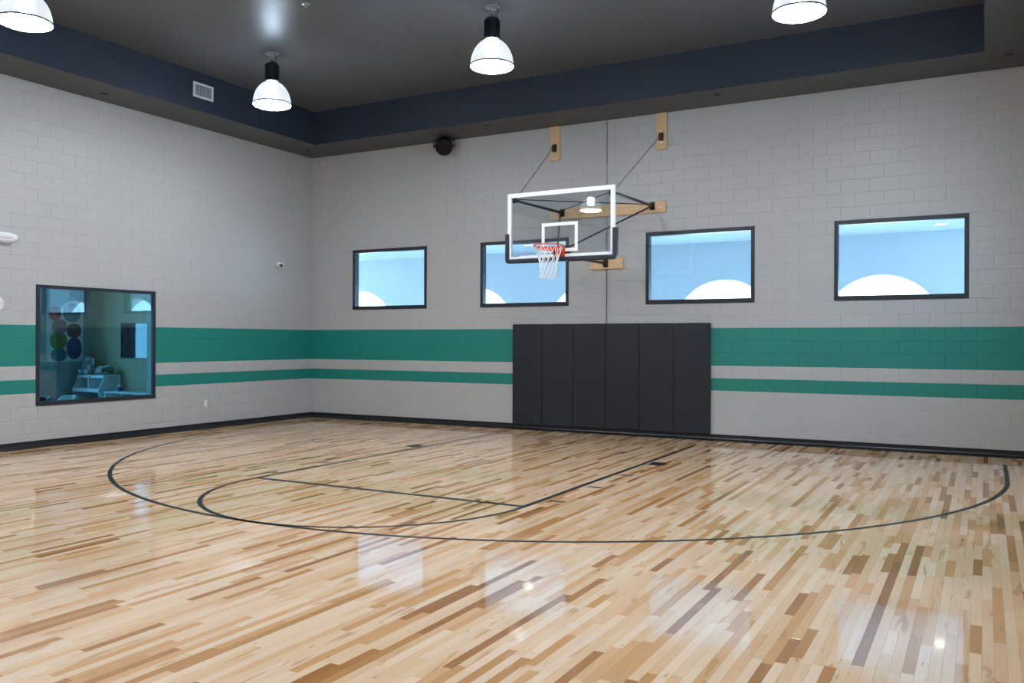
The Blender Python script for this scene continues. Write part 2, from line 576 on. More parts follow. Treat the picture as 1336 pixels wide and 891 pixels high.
# ------------------------------------------------------------------ ceiling
x0, x1, y0, y1 = RIN
struct('ceiling', B().box((x0 - .05, y0 - .05, CEIL), (x1 + .05, y1 + .05, CEIL + .2)), 'ceiling', 'dark charcoal ceiling inside the raised recess', 'ceiling')
b = B()
b.box((0, y1, SOF), (RX, 0, CEIL + .2)); b.box((0, RY, SOF), (RX, y0, CEIL + .2))
b.box((0, y0, SOF), (x0, y1, CEIL + .2)); b.box((x1, y0, SOF), (RX, y1, CEIL + .2))
struct('ceiling_soffit', b, 'soffit', 'lowered grey soffit band running round the ceiling recess', 'soffit')
T = .012
for n, (a, c, lab) in enumerate([
        ((x0, y1 - T, SOF + .0005), (x1, y1 + .001, CEIL), 'slate fascia of the ceiling recess above the goal wall'),
        ((x0 - .001, y0, SOF + .0005), (x0 + T, y1 - T, CEIL), 'slate fascia of the ceiling recess holding the air grille'),
        ((x1 - T, y0, SOF + .0005), (x1 + .001, y1 - T, CEIL), 'slate fascia of the ceiling recess on the camera side'),
        ((x0 + T, y0 - .001, SOF + .0005), (x1 - T, y0 + T, CEIL), 'slate fascia of the ceiling recess behind the camera')]):
    struct('trim_%d' % (n + 1), B().box(a, c), 'fascia', lab, 'fascia')
struct('roof', B().box((-4.6, RY - .6, 6.3), (RX + .6, 0.6, 6.5)), 'house_roof', 'flat roof slab over the gym', 'roof')

# ------------------------------------------------------------------ floor of maple strips
floor = struct('floor', B().box((-.0, RY, -.15), (RX, 0, -.018)), 'seam', 'glossy maple strip gym floor with dark court lines', 'floor')
PW = 0.0572
def plank(w, l, z=0.0):
    b = B(); c, d, k = .0005, .0006, -.018
    O = [(-w / 2, -l / 2), (w / 2, -l / 2), (w / 2, l / 2), (-w / 2, l / 2)]
    I = [(-w / 2 + c, -l / 2 + c), (w / 2 - c, -l / 2 + c), (w / 2 - c, l / 2 - c), (-w / 2 + c, l / 2 - c)]
    b.quad([(x, y, 0) for x, y in I])
    for a in range(4):
        e = (a + 1) % 4
        b.quad([(*O[a], -d), (*O[e], -d), (*I[e], 0), (*I[a], 0)])
        b.quad([(*O[a], k), (*O[e], k), (*O[e], -d), (*O[a], -d)])
    return b
def tone_value(rng):
    t = rng.random()
    if t < .62: return rng.uniform(0, .44)
    if t < .86: return rng.uniform(.44, .74)
    return rng.uniform(.74, 1.0)
rng = random.Random(21)
planks = []
nrow = int(RX / PW)
for i in range(nrow + 1):
    xa = i * PW; xb = min(xa + PW, RX)
    if xb - xa < .01: continue
    y = -rng.uniform(0, .9)
    ya = 0.0
    while True:
        if ya - y > .12:
            planks.append((xa, xb, max(y, RY), ya, tone_value(rng)))
        ya = y
        if ya <= RY + .12: break
        y = ya - rng.choice([.3, .4, .4, .5, .5, .6, .6, .7, .8, .9, 1.0, 1.2, 1.4])
def plank_area(p):
    xa, xb, ya, yb, _ = p
    q = [project(x, y, 0) for x in (xa, xb) for y in (ya, yb)]
    c = project((xa + xb) / 2, (ya + yb) / 2, 0)
    if not c or any(v is None for v in q) or not (0 < c[0] < 1336 and 0 < c[1] < 891): return 0
    (ax, ay, _), (bx, by, _), (cx, cyy, _), _d = q
    return abs((bx - ax) * (cyy - ay) - (by - ay) * (cx - ax))
order = sorted(range(len(planks)), key=lambda i: -plank_area(planks[i]))
near = set(order[:300])
cache = {}
fv, ff, ftone = [], [], []
for i, (xa, xb, ya, yb, t) in enumerate(planks):
    w, l = xb - xa - .0003, yb - ya - .0003
    if i in near:
        key = (round(w, 4), round(l, 3))
        if key not in cache:
            me = plank(w, l).mesh('plank', [M['plank_part']]); weld(me); cache[key] = me
        o = bpy.data.objects.new('plank', cache[key])
        COL.objects.link(o); o.parent = floor
        o.location = ((xa + xb) / 2, (ya + yb) / 2, 0)
        o['tone'] = t
    else:
        bb = plank(w, l); base = len(fv)
        mx, my = (xa + xb) / 2, (ya + yb) / 2
        fv += [(x + mx, y + my, z) for x, y, z in bb.v]
        ff += [tuple(k + base for k in f) for f in bb.f]
        ftone += [t] * len(bb.f)
me = bpy.data.meshes.new('plank_field')
me.from_pydata(fv, [], ff)
me.materials.append(M['plank_field'])
at = me.attributes.new('tone', 'FLOAT', 'FACE')
at.data.foreach_set('value', ftone)
pf = bpy.data.objects.new('plank_field', me)
COL.objects.link(pf); pf.parent = floor; pf['kind'] = 'stuff'

# court lines, a paint film on the boards
Z0, Z1 = -.001, .0007
LX, FTY, BASEY, LW = 6.72, -6.49, -0.85, 0.05
def arc_band(cx, cyy, ro, ri, a0, a1, n):
    b = B(); top = []
    for i in range(n + 1):
        a = a0 + (a1 - a0) * i / n
        top.append(((cx + ro * math.cos(a), cyy + ro * math.sin(a)), (cx + ri * math.cos(a), cyy + ri * math.sin(a))))
    base = len(b.v)
    for (o, i) in top:
        b.v += [(*o, Z1), (*i, Z1), (*o, Z0), (*i, Z0)]
    for i in range(n):
        k, l = base + 4 * i, base + 4 * i + 4
        for f in ((k, l, l + 1, k + 1), (k + 2, k + 3, l + 3, l + 2), (k, k + 2, l + 2, l), (k + 1, l + 1, l + 3, k + 3)):
            b.f.append(f); b.mi.append(0)
    for k in (base, base + 4 * n):
        b.f.append((k, k + 1, k + 3, k + 2)); b.mi.append(0)
    return b
tp = arc_band(LX, -2.33, 5.965, 5.965 - LW, math.pi, 2 * math.pi, 96)
for s in (-1, 1):
    tp.box((LX + s * 5.965, -2.33, Z0), (LX + s * (5.965 - LW), BASEY, Z1))
add('three_point_line', tp, 'line', parent=floor, label='dark three point arc on the floor')
add('free_throw_circle', arc_band(LX, FTY, 1.80, 1.80 - LW, math.pi, 2 * math.pi, 56), 'line', parent=floor)
add('free_throw_line', B().box((LX - 1.80 + LW, FTY, Z0), (LX + 1.80 - LW, FTY + LW + .025, Z1)), 'line', parent=floor)
for s in (-1, 1):
    add('lane_line', B().box((LX + s * 1.80, FTY, Z0), (LX + s * (1.80 - LW - .008), BASEY, Z1)), 'line', parent=floor)
    for yy in (-6.06, -5.09, -4.12):
        add('lane_tick', B().box((LX + s * 1.83, yy - .03, Z0), (LX + s * 2.02, yy + .03, Z1)), 'line', parent=floor)
    add('lane_block', B().box((LX + s * 1.83, -3.16, Z0), (LX + s * 2.05, -2.86, Z1)), 'line', parent=floor)
add('floor_seam', B().box((.34, BASEY - .012, Z0), (RX - .1, BASEY + .016, .0006)), 'seam', parent=floor)
add('floor_seam', B().box((.325, RY + .1, Z0), (.345, BASEY + .010, .0004)), 'seam', parent=floor)

# ------------------------------------------------------------------ vented cove base
def cove(name, prof_to_world, label):
    prof = [(0.0, 0.0), (-.066, 0.0), (-.068, .006), (-.060, .011), (-.036, .018), (-.020, .032), (-.014, .05), (-.012, .10), (-.009, .104), (0.0, .104)]
    b = B()
    prof_to_world(b, prof)
    return struct(name, b, 'base', label, 'baseboard')
cove('baseboard_back', lambda b, pr: b.prism([(p[0] - .0005, p[1] + .0008) for p in pr], 0.0, RX, 'x'), 'black rubber cove base along the goal wall')
cove('baseboard_left', lambda b, pr: b.prism([(-p[0] + .0005, p[1] + .0008) for p in pr], RY, -.0006, 'y'), 'black rubber cove base along the playroom wall')

# ------------------------------------------------------------------ windows
def window(name, frame_boxes, pane_box, pane_mat, label, at):
    o = thing(name, label, 'window', at, kind='structure')
    for nm, a, c in frame_boxes:
        add(nm, B().box(a, c), 'frame', parent=o, bevel=.003, seg=1)
    add('pane', B().box(*pane_box), pane_mat, parent=o)
    return o
FW = 0.062
wl = ['high window beside the wall corner', 'high window behind the glass backboard', 'high window with a bright arch, next after the backboard', 'high window farthest from the corner, a lit downlight in it']
for n, (a, c) in enumerate(WINDOWS):
    lo, hi = WZ; f0, f1 = -.012, .115
    window('window_%d' % (n + 1), [('frame_rail', (a, f0, hi - FW), (c, f1, hi)), ('frame_rail', (a, f0 - .006, lo), (c, f1, lo + FW + .008)),
           ('frame_stile', (a, f0 + .001, lo + FW + .008), (a + FW - .008, f1, hi - FW)), ('frame_stile', (c - FW + .006, f0 + .001, lo + FW + .008), (c, f1, hi - FW))],
           ((a + .05, .098, lo + .065), (c - .05, .106, hi - .055)), 'pane', wl[n], ((a + c) / 2, 0, lo))
for n, (a, c) in enumerate(ADDED_WIN):  # side-wall windows out of view, added as a daylight source
    lo, hi = WZ; f0, f1 = RX - .012, RX + .115
    window('window_%d' % (n + 7), [('frame_rail', (f0, a, hi - FW), (f1, c, hi)), ('frame_rail', (f0, a, lo), (f1, c, lo + FW)),
           ('frame_stile', (f0, a, lo + FW), (f1, a + FW, hi - FW)), ('frame_stile', (f0, c - FW, lo + FW), (f1, c, hi - FW))],
           ((RX + .098, a + .05, lo + .05), (RX + .106, c - .05, hi - .05)), 'pane', 'added unseen daylight window of the side wall, number %s from the goal wall' % ('one', 'two', 'three', 'four')[n], (RX, (a + c) / 2, lo))
a, c, lo, hi = LWIN
window('window_5', [('frame_rail', (-.045, a, hi - FW + .01), (.012, c, hi)), ('frame_rail', (-.045, a, lo), (.016, c, lo + FW)),
       ('frame_stile', (-.045, a, lo + FW), (.011, a + FW - .008, hi - FW + .01)), ('frame_stile', (-.045, c - FW + .012, lo + FW), (.011, c, hi - FW + .01))],
       ((-.030, a + .04, lo + .05), (-.022, c - .04, hi - .04)), 'pane_teal', 'large teal tinted window into the playroom', (0, (a + c) / 2, lo))

_w5 = bpy.data.objects['window_5']
add('jamb_liner', B().box((-WT, c - .012, lo), (-.046, c - .0005, hi)), 'laminate', parent=_w5, label='pale jamb seen through the tinted glass')
add('jamb_liner', B().box((-WT, a + .0005, lo), (-.046, a + .012, hi)), 'laminate', parent=_w5)
add('sill', B().box((-WT, a + .012, lo), (-.046, c - .012, lo + .012)), 'laminate', parent=_w5)
# ------------------------------------------------------------------ porch outside the high windows
PY, PT, PC = 4.0, 0.45, 3.68
ARCHES = [-9.0, -5.45, -1.93, 1.60, 4.62, 7.65, 10.68, 13.71, 16.74, 19.77]
AR, AZ = 1.085, 1.815
b = B(); XA, XB = -11.0, 22.0
struct('sun_block_wall_left', B().box((XA, -.3, -.15), (-WT - .001, WT, 6.3)), 'stucco', 'added wall keeping sun off the porch, beyond the room corner', 'wall')  # this wall and the next are added to shade the porch from sun
struct('sun_block_wall_right', B().box((RX + WT + .001, -.3, -.15), (XB, WT, 6.3)), 'stucco', 'added wall keeping sun off the porch, beyond the side wall', 'wall')
edges = [XA]
for axx in ARCHES: edges += [axx - AR, axx + AR]
edges.append(XB)
for k in range(0, len(edges), 2):
    b.box((edges[k], PY, -.1), (edges[k + 1], PY + PT, PC))
N = 28
for axx in ARCHES:
    pts = [(axx - AR * math.cos(math.pi * i / N), AZ + AR * math.sin(math.pi * i / N)) for i in range(N + 1)]
    for p, q in zip(pts, pts[1:]):
        b.prism([p, q, (q[0], PC), (p[0], PC)], PY, PY + PT, 'y')
struct('wall_porch', b, 'stucco', 'pale stucco arcade wall with arched openings outside the windows', 'wall')
struct('ceiling_porch', B().box((XA, WT, PC), (XB, PY + PT, PC + .2)), 'stucco', 'pale porch ceiling outside the high windows', 'ceiling')
struct('floor_porch', B().box((XA, WT, -.12), (XB, PY + PT + .5, -.02)), 'concrete', 'pale concrete porch floor outside the windows', 'floor')
struct('ground', B().box((-60, PY + PT + .5, -.2), (70, 80, -.06)), 'ground', 'pale sunlit paving beyond the porch', 'ground')
for n, (x, y) in enumerate([(3.83, 2.55), (11.75, 2.92)]):
    o = thing('downlight', ['porch downlight seen through the window behind the backboard', 'porch downlight seen in the window farthest from the corner',
              'porch downlight between the two middle windows', 'porch downlight outside the corner window'][n], 'downlight', (x, y, PC))
    add('trim_ring', B().lathe((x, y, PC), [(.13, -.012), (.135, 0.0), (.10, 0.0), (.10, -.012), (.13, -.012)], 28, cap=False), 'plastic_white', parent=o)
    add('lamp_lens', B().lathe((x, y, PC), [(.098, -.008), (.098, -.001)], 28), 'downlight', parent=o)
hs = thing('neighbour_house', 'white rendered house across the paving beyond the arches', 'house', (6.5, 22, -.06))
b = B().box((-14, 22, -.06), (15.5, 30, 3.75)); add('wall', b, 'house_wall', parent=hs)
add('roof', B().prism([(21.2, 3.75), (21.2, 3.93), (26, 5.6), (30.8, 3.93), (30.8, 3.75)], -14.6, 16.1, 'x'), 'house_roof', parent=hs)
for k in range(6):
    xx = -11 + k * 4.6
    w_ = add('window', B().box((xx, 21.95, 1.0), (xx + 1.3, 22.02, 2.3)), 'white', parent=hs)
    add('pane', B().box((xx + .08, 21.93, 1.08), (xx + 1.22, 21.96, 2.22)), 'tv', parent=w_)

# ------------------------------------------------------------------ wall pads
for i in range(6):
    xa = 4.85 + i * .6117
    o = thing('wall_pad', ['black vinyl wall pad at the end of the row towards the room corner', 'second black vinyl wall pad of the row, counted from the room corner',
              'third black vinyl wall pad of the row, counted from the room corner', 'fourth black vinyl wall pad of the row, counted from the room corner',
              'fifth black vinyl wall pad of the row, counted from the room corner', 'black vinyl wall pad at the end of the row away from the room corner'][i], 'wall pad', (xa + .3, 0, .10), group='wall pads under the goal')
    add('cushion', B().box((xa + .002, -.058, .102), (xa + .6097, -.011, 1.915)), 'mat', parent=o, bevel=.010, seg=3, smooth=True)
    add('backing_board', B().box((xa + .006, -.011, .106), (xa + .606, -.0008, 1.911)), 'pine', parent=o)

# ------------------------------------------------------------------ basketball goal
YB = -1.90
goal = thing('basketball_goal', 'wall-mounted basketball goal with glass backboard, orange rim and white net', 'basketball goal', (BX, 0, 2.86))
bx0, bx1, bz0, bz1 = 5.765, 7.595, 2.875, 3.945
yaw_b = math.radians(-0.50)
def turn(b, piv=(BX, YB)):
    """the board hangs a hair out of square with the wall"""
    c, s = math.cos(yaw_b), math.sin(yaw_b)
    b.v = [(piv[0] + (x - piv[0]) * c - (y - piv[1]) * s, piv[1] + (x - piv[0]) * s + (y - piv[1]) * c, z) for x, y, z in b.v]
    return b
fw = .066
b = B()
b.box((bx0, YB, bz1 - fw), (bx1, YB + .045, bz1)); b.box((bx0, YB, bz0), (bx1, YB + .045, bz0 + fw + .01))
b.box((bx0, YB, bz0 + fw), (bx0 + fw, YB + .045, bz1 - fw)); b.box((bx1 - fw, YB, bz0 + fw), (bx1, YB + .045, bz1 - fw))
add('backboard_frame', turn(b), 'white', parent=goal)
gb = turn(B().box((bx0 + .03, YB + .010, bz0 + .03), (bx1 - .03, YB + .022, bz1 - .03)))
gb.v = [(x, y + (z - 3.41) * math.tan(math.radians(.14)), z) for x, y, z in gb.v]
add('backboard_glass', gb, 'boardglass', parent=goal)
b = B(); sx0, sx1, sz0, sz1, sl = BX - .308, BX + .308, 2.988, 3.44, .05
ya, yb = YB + .004, YB + .0076
b.box((sx0, ya, sz1 - sl), (sx1, yb, sz1)); b.box((sx0, ya, sz0), (sx1, yb, sz0 + sl))
b.box((sx0, ya, sz0 + sl), (sx0 + sl, yb, sz1 - sl)); b.box((sx1 - sl, ya, sz0 + sl), (sx1, yb, sz1 - sl))
add('target_square', turn(b), 'white', parent=goal)
add('maker_mark', turn(B().box((bx0 + .075, YB - .0008, bz0 + .066), (bx0 + .21, YB + .0, bz0 + .075))), 'chain', parent=goal, label='tiny grey lettering strip')
# U-shaped edge padding, rounded tube section
pd = .036
def rrect(cx, cz, hw, hz, r, n=5):
    pts = []
    for (sx, sz, a0) in ((1, 1, 0), (-1, 1, 90), (-1, -1, 180), (1, -1, 270)):
        for k in range(n + 1):
            a = math.radians(a0 + 90 * k / n)
            pts.append((cx + sx * (hw - r) + r * math.cos(a), cz + sz * (hz - r) + r * math.sin(a)))
    return pts
path = [(bx0 - .004, 3.305), (bx0 - .004, bz0 + .03), (bx0 + .0, bz0 + .004), (bx0 + .03, bz0 - .004), (bx1 - .03, bz0 - .004), (bx1 - .0, bz0 + .004), (bx1 + .004, bz0 + .03), (bx1 + .004, 3.305)]
sec = rrect(0, 0, .036, .046, .02)      # in-plane width, depth
b = B(); rings = []
for i, (px, pz) in enumerate(path):
    pv = path[max(i - 1, 0)]; nx = path[min(i + 1, len(path) - 1)]
    t = Vector((nx[0] - pv[0], nx[1] - pv[1])).normalized(); nrm = Vector((t.y, -t.x))
    rings.append(len(b.v))
    for (u, d) in sec:
        b.v.append((px + nrm.x * u, YB + .022 + d, pz + nrm.y * u))
S = len(sec)
for i in range(len(path) - 1):
    for k in range(S):
        l = (k + 1) % S
        b.f.append((rings[i] + k, rings[i] + l, rings[i + 1] + l, rings[i + 1] + k)); b.mi.append(0)
b.f.append(tuple(rings[0] + k for k in range(S))); b.mi.append(0)
b.f.append(tuple(rings[-1] + k for k in reversed(range(S)))); b.mi.append(0)
add('edge_padding', turn(b), 'navy_pad', parent=goal, bevel=0, smooth=True)
# rim
RC = (BX, YB - .15 - .2286, 3.048); RR = .2286
def ring_pts(c, r, a0, a1, n, z=0):
    return [(c[0] + r * math.cos(a0 + (a1 - a0) * i / n), c[1] + r * math.sin(a0 + (a1 - a0) * i / n), c[2] + z) for i in range(n)]
rim = add('rim', B().tube(ring_pts(RC, RR, 0, 2 * math.pi, 48), .0095, 10, True), 'orange', parent=goal, smooth=True)
b = B(); a0, a1, nb = math.radians(-8), math.radians(188), 30
for i in range(nb + 1):
    a = a0 + (a1 - a0) * i / nb
    drop = .012 + .05 * math.sin(math.pi * i / nb) ** .5
    for r, z in ((RR + .004, -.004), (RR + .004, -drop), (RR - .004, -drop), (RR - .004, -.004)):
        b.v.append((RC[0] + r * math.cos(a), RC[1] + r * math.sin(a), RC[2] + z))
for i in range(nb):
    for k in range(4):
        l = (k + 1) % 4
        b.f.append((4 * i + k, 4 * i + l, 4 * i + 4 + l, 4 * i + 4 + k)); b.mi.append(0)
b.f.append((0, 1, 2, 3)); b.mi.append(0); b.f.append((4 * nb + 3, 4 * nb + 2, 4 * nb + 1, 4 * nb)); b.mi.append(0)
add('rim_brace', b, 'orange', parent=rim, smooth=True)
b = B().box((BX - .10, YB - .012, 2.905), (BX + .10, YB - .0005, 3.062))
b.box((BX - .085, YB - .15, 2.985), (BX + .085, YB - .011, 3.046))
b.prism([(YB - .012, 2.92), (YB - .012, 2.99), (YB - .14, 2.99)], BX - .08, BX - .06, 'x'); b.prism([(YB - .012, 2.92), (YB - .012, 2.99), (YB - .14, 2.99)], BX + .06, BX + .08, 'x')
add('rim_bracket', b, 'orange', parent=rim, bevel=.004, seg=1)
# net: twelve strands each way crossing in diamonds
levels = [(0.0, .222), (.10, .185), (.19, .150), (.27, .132), (.345, .125), (.42, .124), (.49, .128)]
b = B()
for s in (-1, 1):
    for k in range(12):
        pts = []
        for j, (dz, r) in enumerate(levels):
            a = 2 * math.pi * (k + s * j * .5) / 12
            rr = r + .0015 * s
            pts.append((RC[0] + rr * math.cos(a), RC[1] + rr * math.sin(a), RC[2] - .006 - dz))
        b.tube(pts, .0050, 5)
for dz, r in levels[1:]:
    b.tube(ring_pts((RC[0], RC[1], RC[2] - .006 - dz), r, 0, 2 * math.pi, 36), .0030, 4, True) if dz > .45 else None
add('net', b, 'net', parent=rim, smooth=True, kind='stuff')
b = B()
for k in range(12):
    a = 2 * math.pi * k / 12
    c = Vector((RC[0] + (RR) * math.cos(a), RC[1] + RR * math.sin(a), RC[2]))
    add('net_hook', B().tube([c + Vector((0, 0, -.006)), c + Vector((-.006 * math.cos(a), -.006 * math.sin(a), -.02)), c + Vector((-.012 * math.cos(a), -.012 * math.sin(a), -.012))], .003, 5), 'orange', parent=rim)
# mounting boards of pine
def mboard(name, a, c, mat, bolts):
    o = add(name, B().box(a, c), mat, parent=goal, bevel=.003, seg=1)
    for (x, z) in bolts:
        add('bolt', B().lathe((x, a[1] - .0001, z), [(.020, 0.0), (.020, .003), (.011, .0031), (.011, .012), (.008, .015)], 12, (0, -1, 0)), 'zinc', parent=o)
    return o
bu1 = mboard('mounting_board', (5.603, -.040, 4.828), (5.788, -.0012, SOF - .003), 'pine_v', [(5.69, 5.34), (5.69, 5.15), (5.69, 4.94)])
bu2 = mboard('mounting_board', (7.583, -.040, 4.822), (7.766, -.0012, SOF - .003), 'pine_v', [(7.672, 5.31), (7.672, 5.13), (7.672, 4.94)])
bu3 = mboard('mounting_board', (5.610, -.040, 3.772), (7.752, -.0012, 3.962), 'pine', [(5.70, 3.87), (6.02, 3.865), (6.33, 3.865), (6.83, 3.865), (7.25, 3.865), (7.66, 3.865)])
bu4 = mboard('mounting_board', (6.380, -.040, 2.857), (6.992, -.0012, 3.043), 'pine', [(6.46, 2.95), (6.92, 2.95)])
def bracket(par, x, z, out=.10):
    b = B().box((x - .045, -.047, z - .07), (x + .045, -.0402, z + .07))
    for s in (-1, 1):
        b.box((x + s * .016 - .005, -.047 - out, z - .035), (x + s * .016 + .005, -.0465, z + .035))
    o = add('bracket', b, 'steel_black', parent=par)
    add('hinge_pin', B().tube([(x - .045, -.04 - out + .02, z), (x + .045, -.04 - out + .02, z)], .011, 8), 'steel_black', parent=o)
    return o
for par, x, z, ou in ((bu1, 5.690, 5.05, .05), (bu2, 7.672, 5.035, .05), (bu3, 5.85, 3.885, .10), (bu3, 7.52, 3.885, .10), (bu4, BX, 2.955, .10)):
    b = B().box((x - .042, -.047, z - .068), (x + .042, -.0402, z + .068))
    for s in (-1, 1):
        b.box((x + s * .02 - .005, -.047 - ou, z - .035), (x + s * .02 + .005, -.0465, z + .035))
        for q in (-1, 1):
            b.lathe((x + s * .032, -.047, z + q * .052), [(.011, 0), (.011, .012)], 8, (0, -1, 0))
    b.tube([(x - .046, -.035 - ou, z), (x + .046, -.035 - ou, z)], .012, 8)
    br_ = bpy.data.objects.new('bracket', b.mesh('bracket', [M['steel_black']], origin_of(par)))
    COL.objects.link(br_); br_.parent = goal
def bar(name, p, q, r, mat='steel_black', n=10):
    return add(name, B().tube([p, q], r, n), mat, parent=goal, smooth=True)
YK = YB + .05
for x in (5.85, 7.53):
    bar('support_arm', (x, -.11, 3.885), (x, YK + .03, 3.845), .024)
    add('arm_plate', B().box((x - .05, YB + .0458, 3.80), (x + .05, YB + .056, 3.90)).box((x - .028, YB + .056, 3.815), (x + .028, YB + .12, 3.875)), 'steel_black', parent=goal)
bar('support_arm', (BX, -.11, 2.955), (BX, YK + .03, 2.935), .024)
add('arm_plate', B().box((BX - .16, YB + .0458, 2.88), (BX + .16, YB + .058, 3.08)), 'steel_black', parent=goal)
bar('brace_rod', (5.86, -.16, 3.85), (6.62, YK + .012, 3.05), .014)
bar('brace_rod', (7.51, -.16, 3.85), (6.80, YK + .012, 3.05), .014)
bar('cross_rod', (5.87, YK + .06, 3.868), (7.50, -.14, 3.90), .0075, n=6)
bar('cross_rod', (7.51, YK + .06, 3.872), (5.87, -.14, 3.905), .0075, n=6)
def chain(p, q):
    p, q = Vector(p), Vector(q); L = (q - p).length; t = (q - p).normalized()
    u = t.orthogonal().normalized(); w = t.cross(u)
    b = B(); n = int(L / .034); step = L / n
    for i in range(n):
        c = p + t * step * (i + .5); s = u if i % 2 else w
        pts = [c + t * (.0225 * math.cos(2 * math.pi * k / 8)) + s * (.010 * math.sin(2 * math.pi * k / 8)) for k in range(8)]
        b.tube(pts, .0032, 4, True)
    return add('chain', b, 'chain', parent=goal, kind='stuff')
chain((5.690, -.095, 5.05), (5.86, YK + .06, 3.875))
chain((7.672, -.095, 5.035), (7.535, YK + .06, 3.875))

# ------------------------------------------------------------------ high-bay lamps
def make_lamp(x, y, label):
    o = thing('high_bay_lamp', label, 'lamp', (x, y, CEIL))
    c = (x, y, 0)
    add('canopy', B().lathe(c, [(.105, CEIL - .0005), (.105, CEIL - .010), (.085, CEIL - .022), (.03, CEIL - .026)], 28), 'zinc', parent=o, smooth=True)
    b = B().tube([(x, y, CEIL - .02), (x, y, CEIL - .07)], .008, 8)
    b.tube([(x + .022 * math.sin(t), y, CEIL - .09 + .025 * math.cos(t)) for t in [2 * math.pi * k / 12 for k in range(12)]], .006, 6, True)
    add('hook', b, 'zinc', parent=o, smooth=True)
    b = B().tube([(x + .0, y + .026 * math.sin(t), CEIL - .135 + .034 * math.cos(t)) for t in [2 * math.pi * k / 14 for k in range(14)]], .0075, 6, True)
    add('eye_bolt', b, 'steel_black', parent=o, smooth=True)
    b = B().tube([(x + .05, y, CEIL - .015), (x + .085, y + .01, CEIL - .06), (x + .07, y + .015, CEIL - .11), (x + .03, y + .01, CEIL - .12), (x + .045, y, CEIL - .165)], .006, 6)
    add('power_cord', b, 'plastic_dark', parent=o, smooth=True)
    h = add('heat_sink', B().lathe(c, [(.088, 5.645), (.088, 5.895), (.092, 5.90), (.092, 5.920), (.07, 5.930), (.02, 5.932)], 28), 'heat_sink', parent=o)
    n = 20
    fin = None
    for k in range(n):
        a = 2 * math.pi * k / n; ca, sa = math.cos(a), math.sin(a)
        b = B(); pts = [(.086, -.0035), (.108, -.0035), (.108, .0035), (.086, .0035)]
        b.prism([(x + r * ca - d * sa, y + r * sa + d * ca) for r, d in pts], 5.640, 5.89, 'z')
        add('fin', b, 'heat_sink', parent=h)
    prof = []
    for k in range(11):
        t = k / 10
        ang = math.radians(16 + 74 * t)
        prof.append((.288 * math.sin(ang), 5.295 + .358 * math.cos(ang)))
    add('dome_shade', B().lathe(c, [(.078, 5.645)] + prof, 32, cap=False), 'dome', parent=o, smooth=True)
    add('lamp_core', B().lathe(c, [(.075, 5.636), (.095, 5.60), (.10, 5.46), (.08, 5.42)], 16), 'core', parent=o, smooth=True)
    add('ring', B().lathe(c, [(.289, 5.302), (.2935, 5.300), (.2935, 5.280), (.288, 5.2785)], 40), 'ring', parent=o, smooth=True)
    add('lens', B().lathe(c, [(.287, 5.2784), (.280, 5.268), (.235, 5.250), (.15, 5.238), (.05, 5.234)], 32), 'lens', parent=o, smooth=True)
    return o
G = 'white acrylic dome high-bay lamp '
lamp0 = make_lamp(2.68, -3.91, G + 'hanging before the air grille in the recess corner')
spots = []
for yy in (-3.91, -7.85, -11.78):
    for xx in (2.68, 6.64, 10.60):
        spots.append((xx, yy))
for (xx, yy) in spots[1:]:
    l = copy_tree(lamp0, None, (xx, yy, CEIL))
    if yy == -3.91:
        l['label'] = G + ('hanging in line with the basketball goal' if xx < 8 else 'hanging in line with the window farthest from the corner')
    elif (xx, yy) == (2.68, -7.85):
        l['label'] = G + 'hanging above the playroom window, cut by the picture edge'
    else:
        l['label'] = G + {(6.64, -7.85): 'in the middle of the ceiling recess', (10.60, -7.85): 'in the middle row, on the side away from the playroom',
                          (2.68, -11.78): 'mirrored in the glass backboard', (6.64, -11.78): 'in the row behind the camera, middle one',
                          (10.60, -11.78): 'in the row behind the camera, away from the playroom'}[(xx, yy)]

# ------------------------------------------------------------------ small fixtures
# air grille on the recess fascia
g = thing('air_grille', 'white louvred air grille on the slate recess fascia', 'grille', (x0 + T, -3.70, 5.655))
gy0, gy1, gz0, gz1, gx = -3.91, -3.488, 5.655, 5.905, x0 + T + .0006
fb = .035
b = B()
b.box((gx, gy0, gz1 - fb), (gx + .014, gy1, gz1)); b.box((gx, gy0, gz0), (gx + .014, gy1, gz0 + fb))
b.box((gx, gy0, gz0 + fb), (gx + .014, gy0 + fb, gz1 - fb)); b.box((gx, gy1 - fb, gz0 + fb), (gx + .014, gy1, gz1 - fb))
add('grille_frame', b, 'grille', parent=g)
add('duct_opening', B().box((gx, gy0 + fb, gz0 + fb), (gx + .002, gy1 - fb, gz1 - fb)), 'grille_dark', parent=g)
for k in range(12):
    yy = gy0 + fb + .014 + k * (gy1 - gy0 - 2 * fb - .028) / 11
    b = B().prism([(gx + .003, yy - .005), (gx + .005, yy - .007), (gx + .013, yy + .004), (gx + .011, yy + .006)], gz0 + fb, gz1 - fb, 'z')
    add('slat', b, 'slat', parent=g)
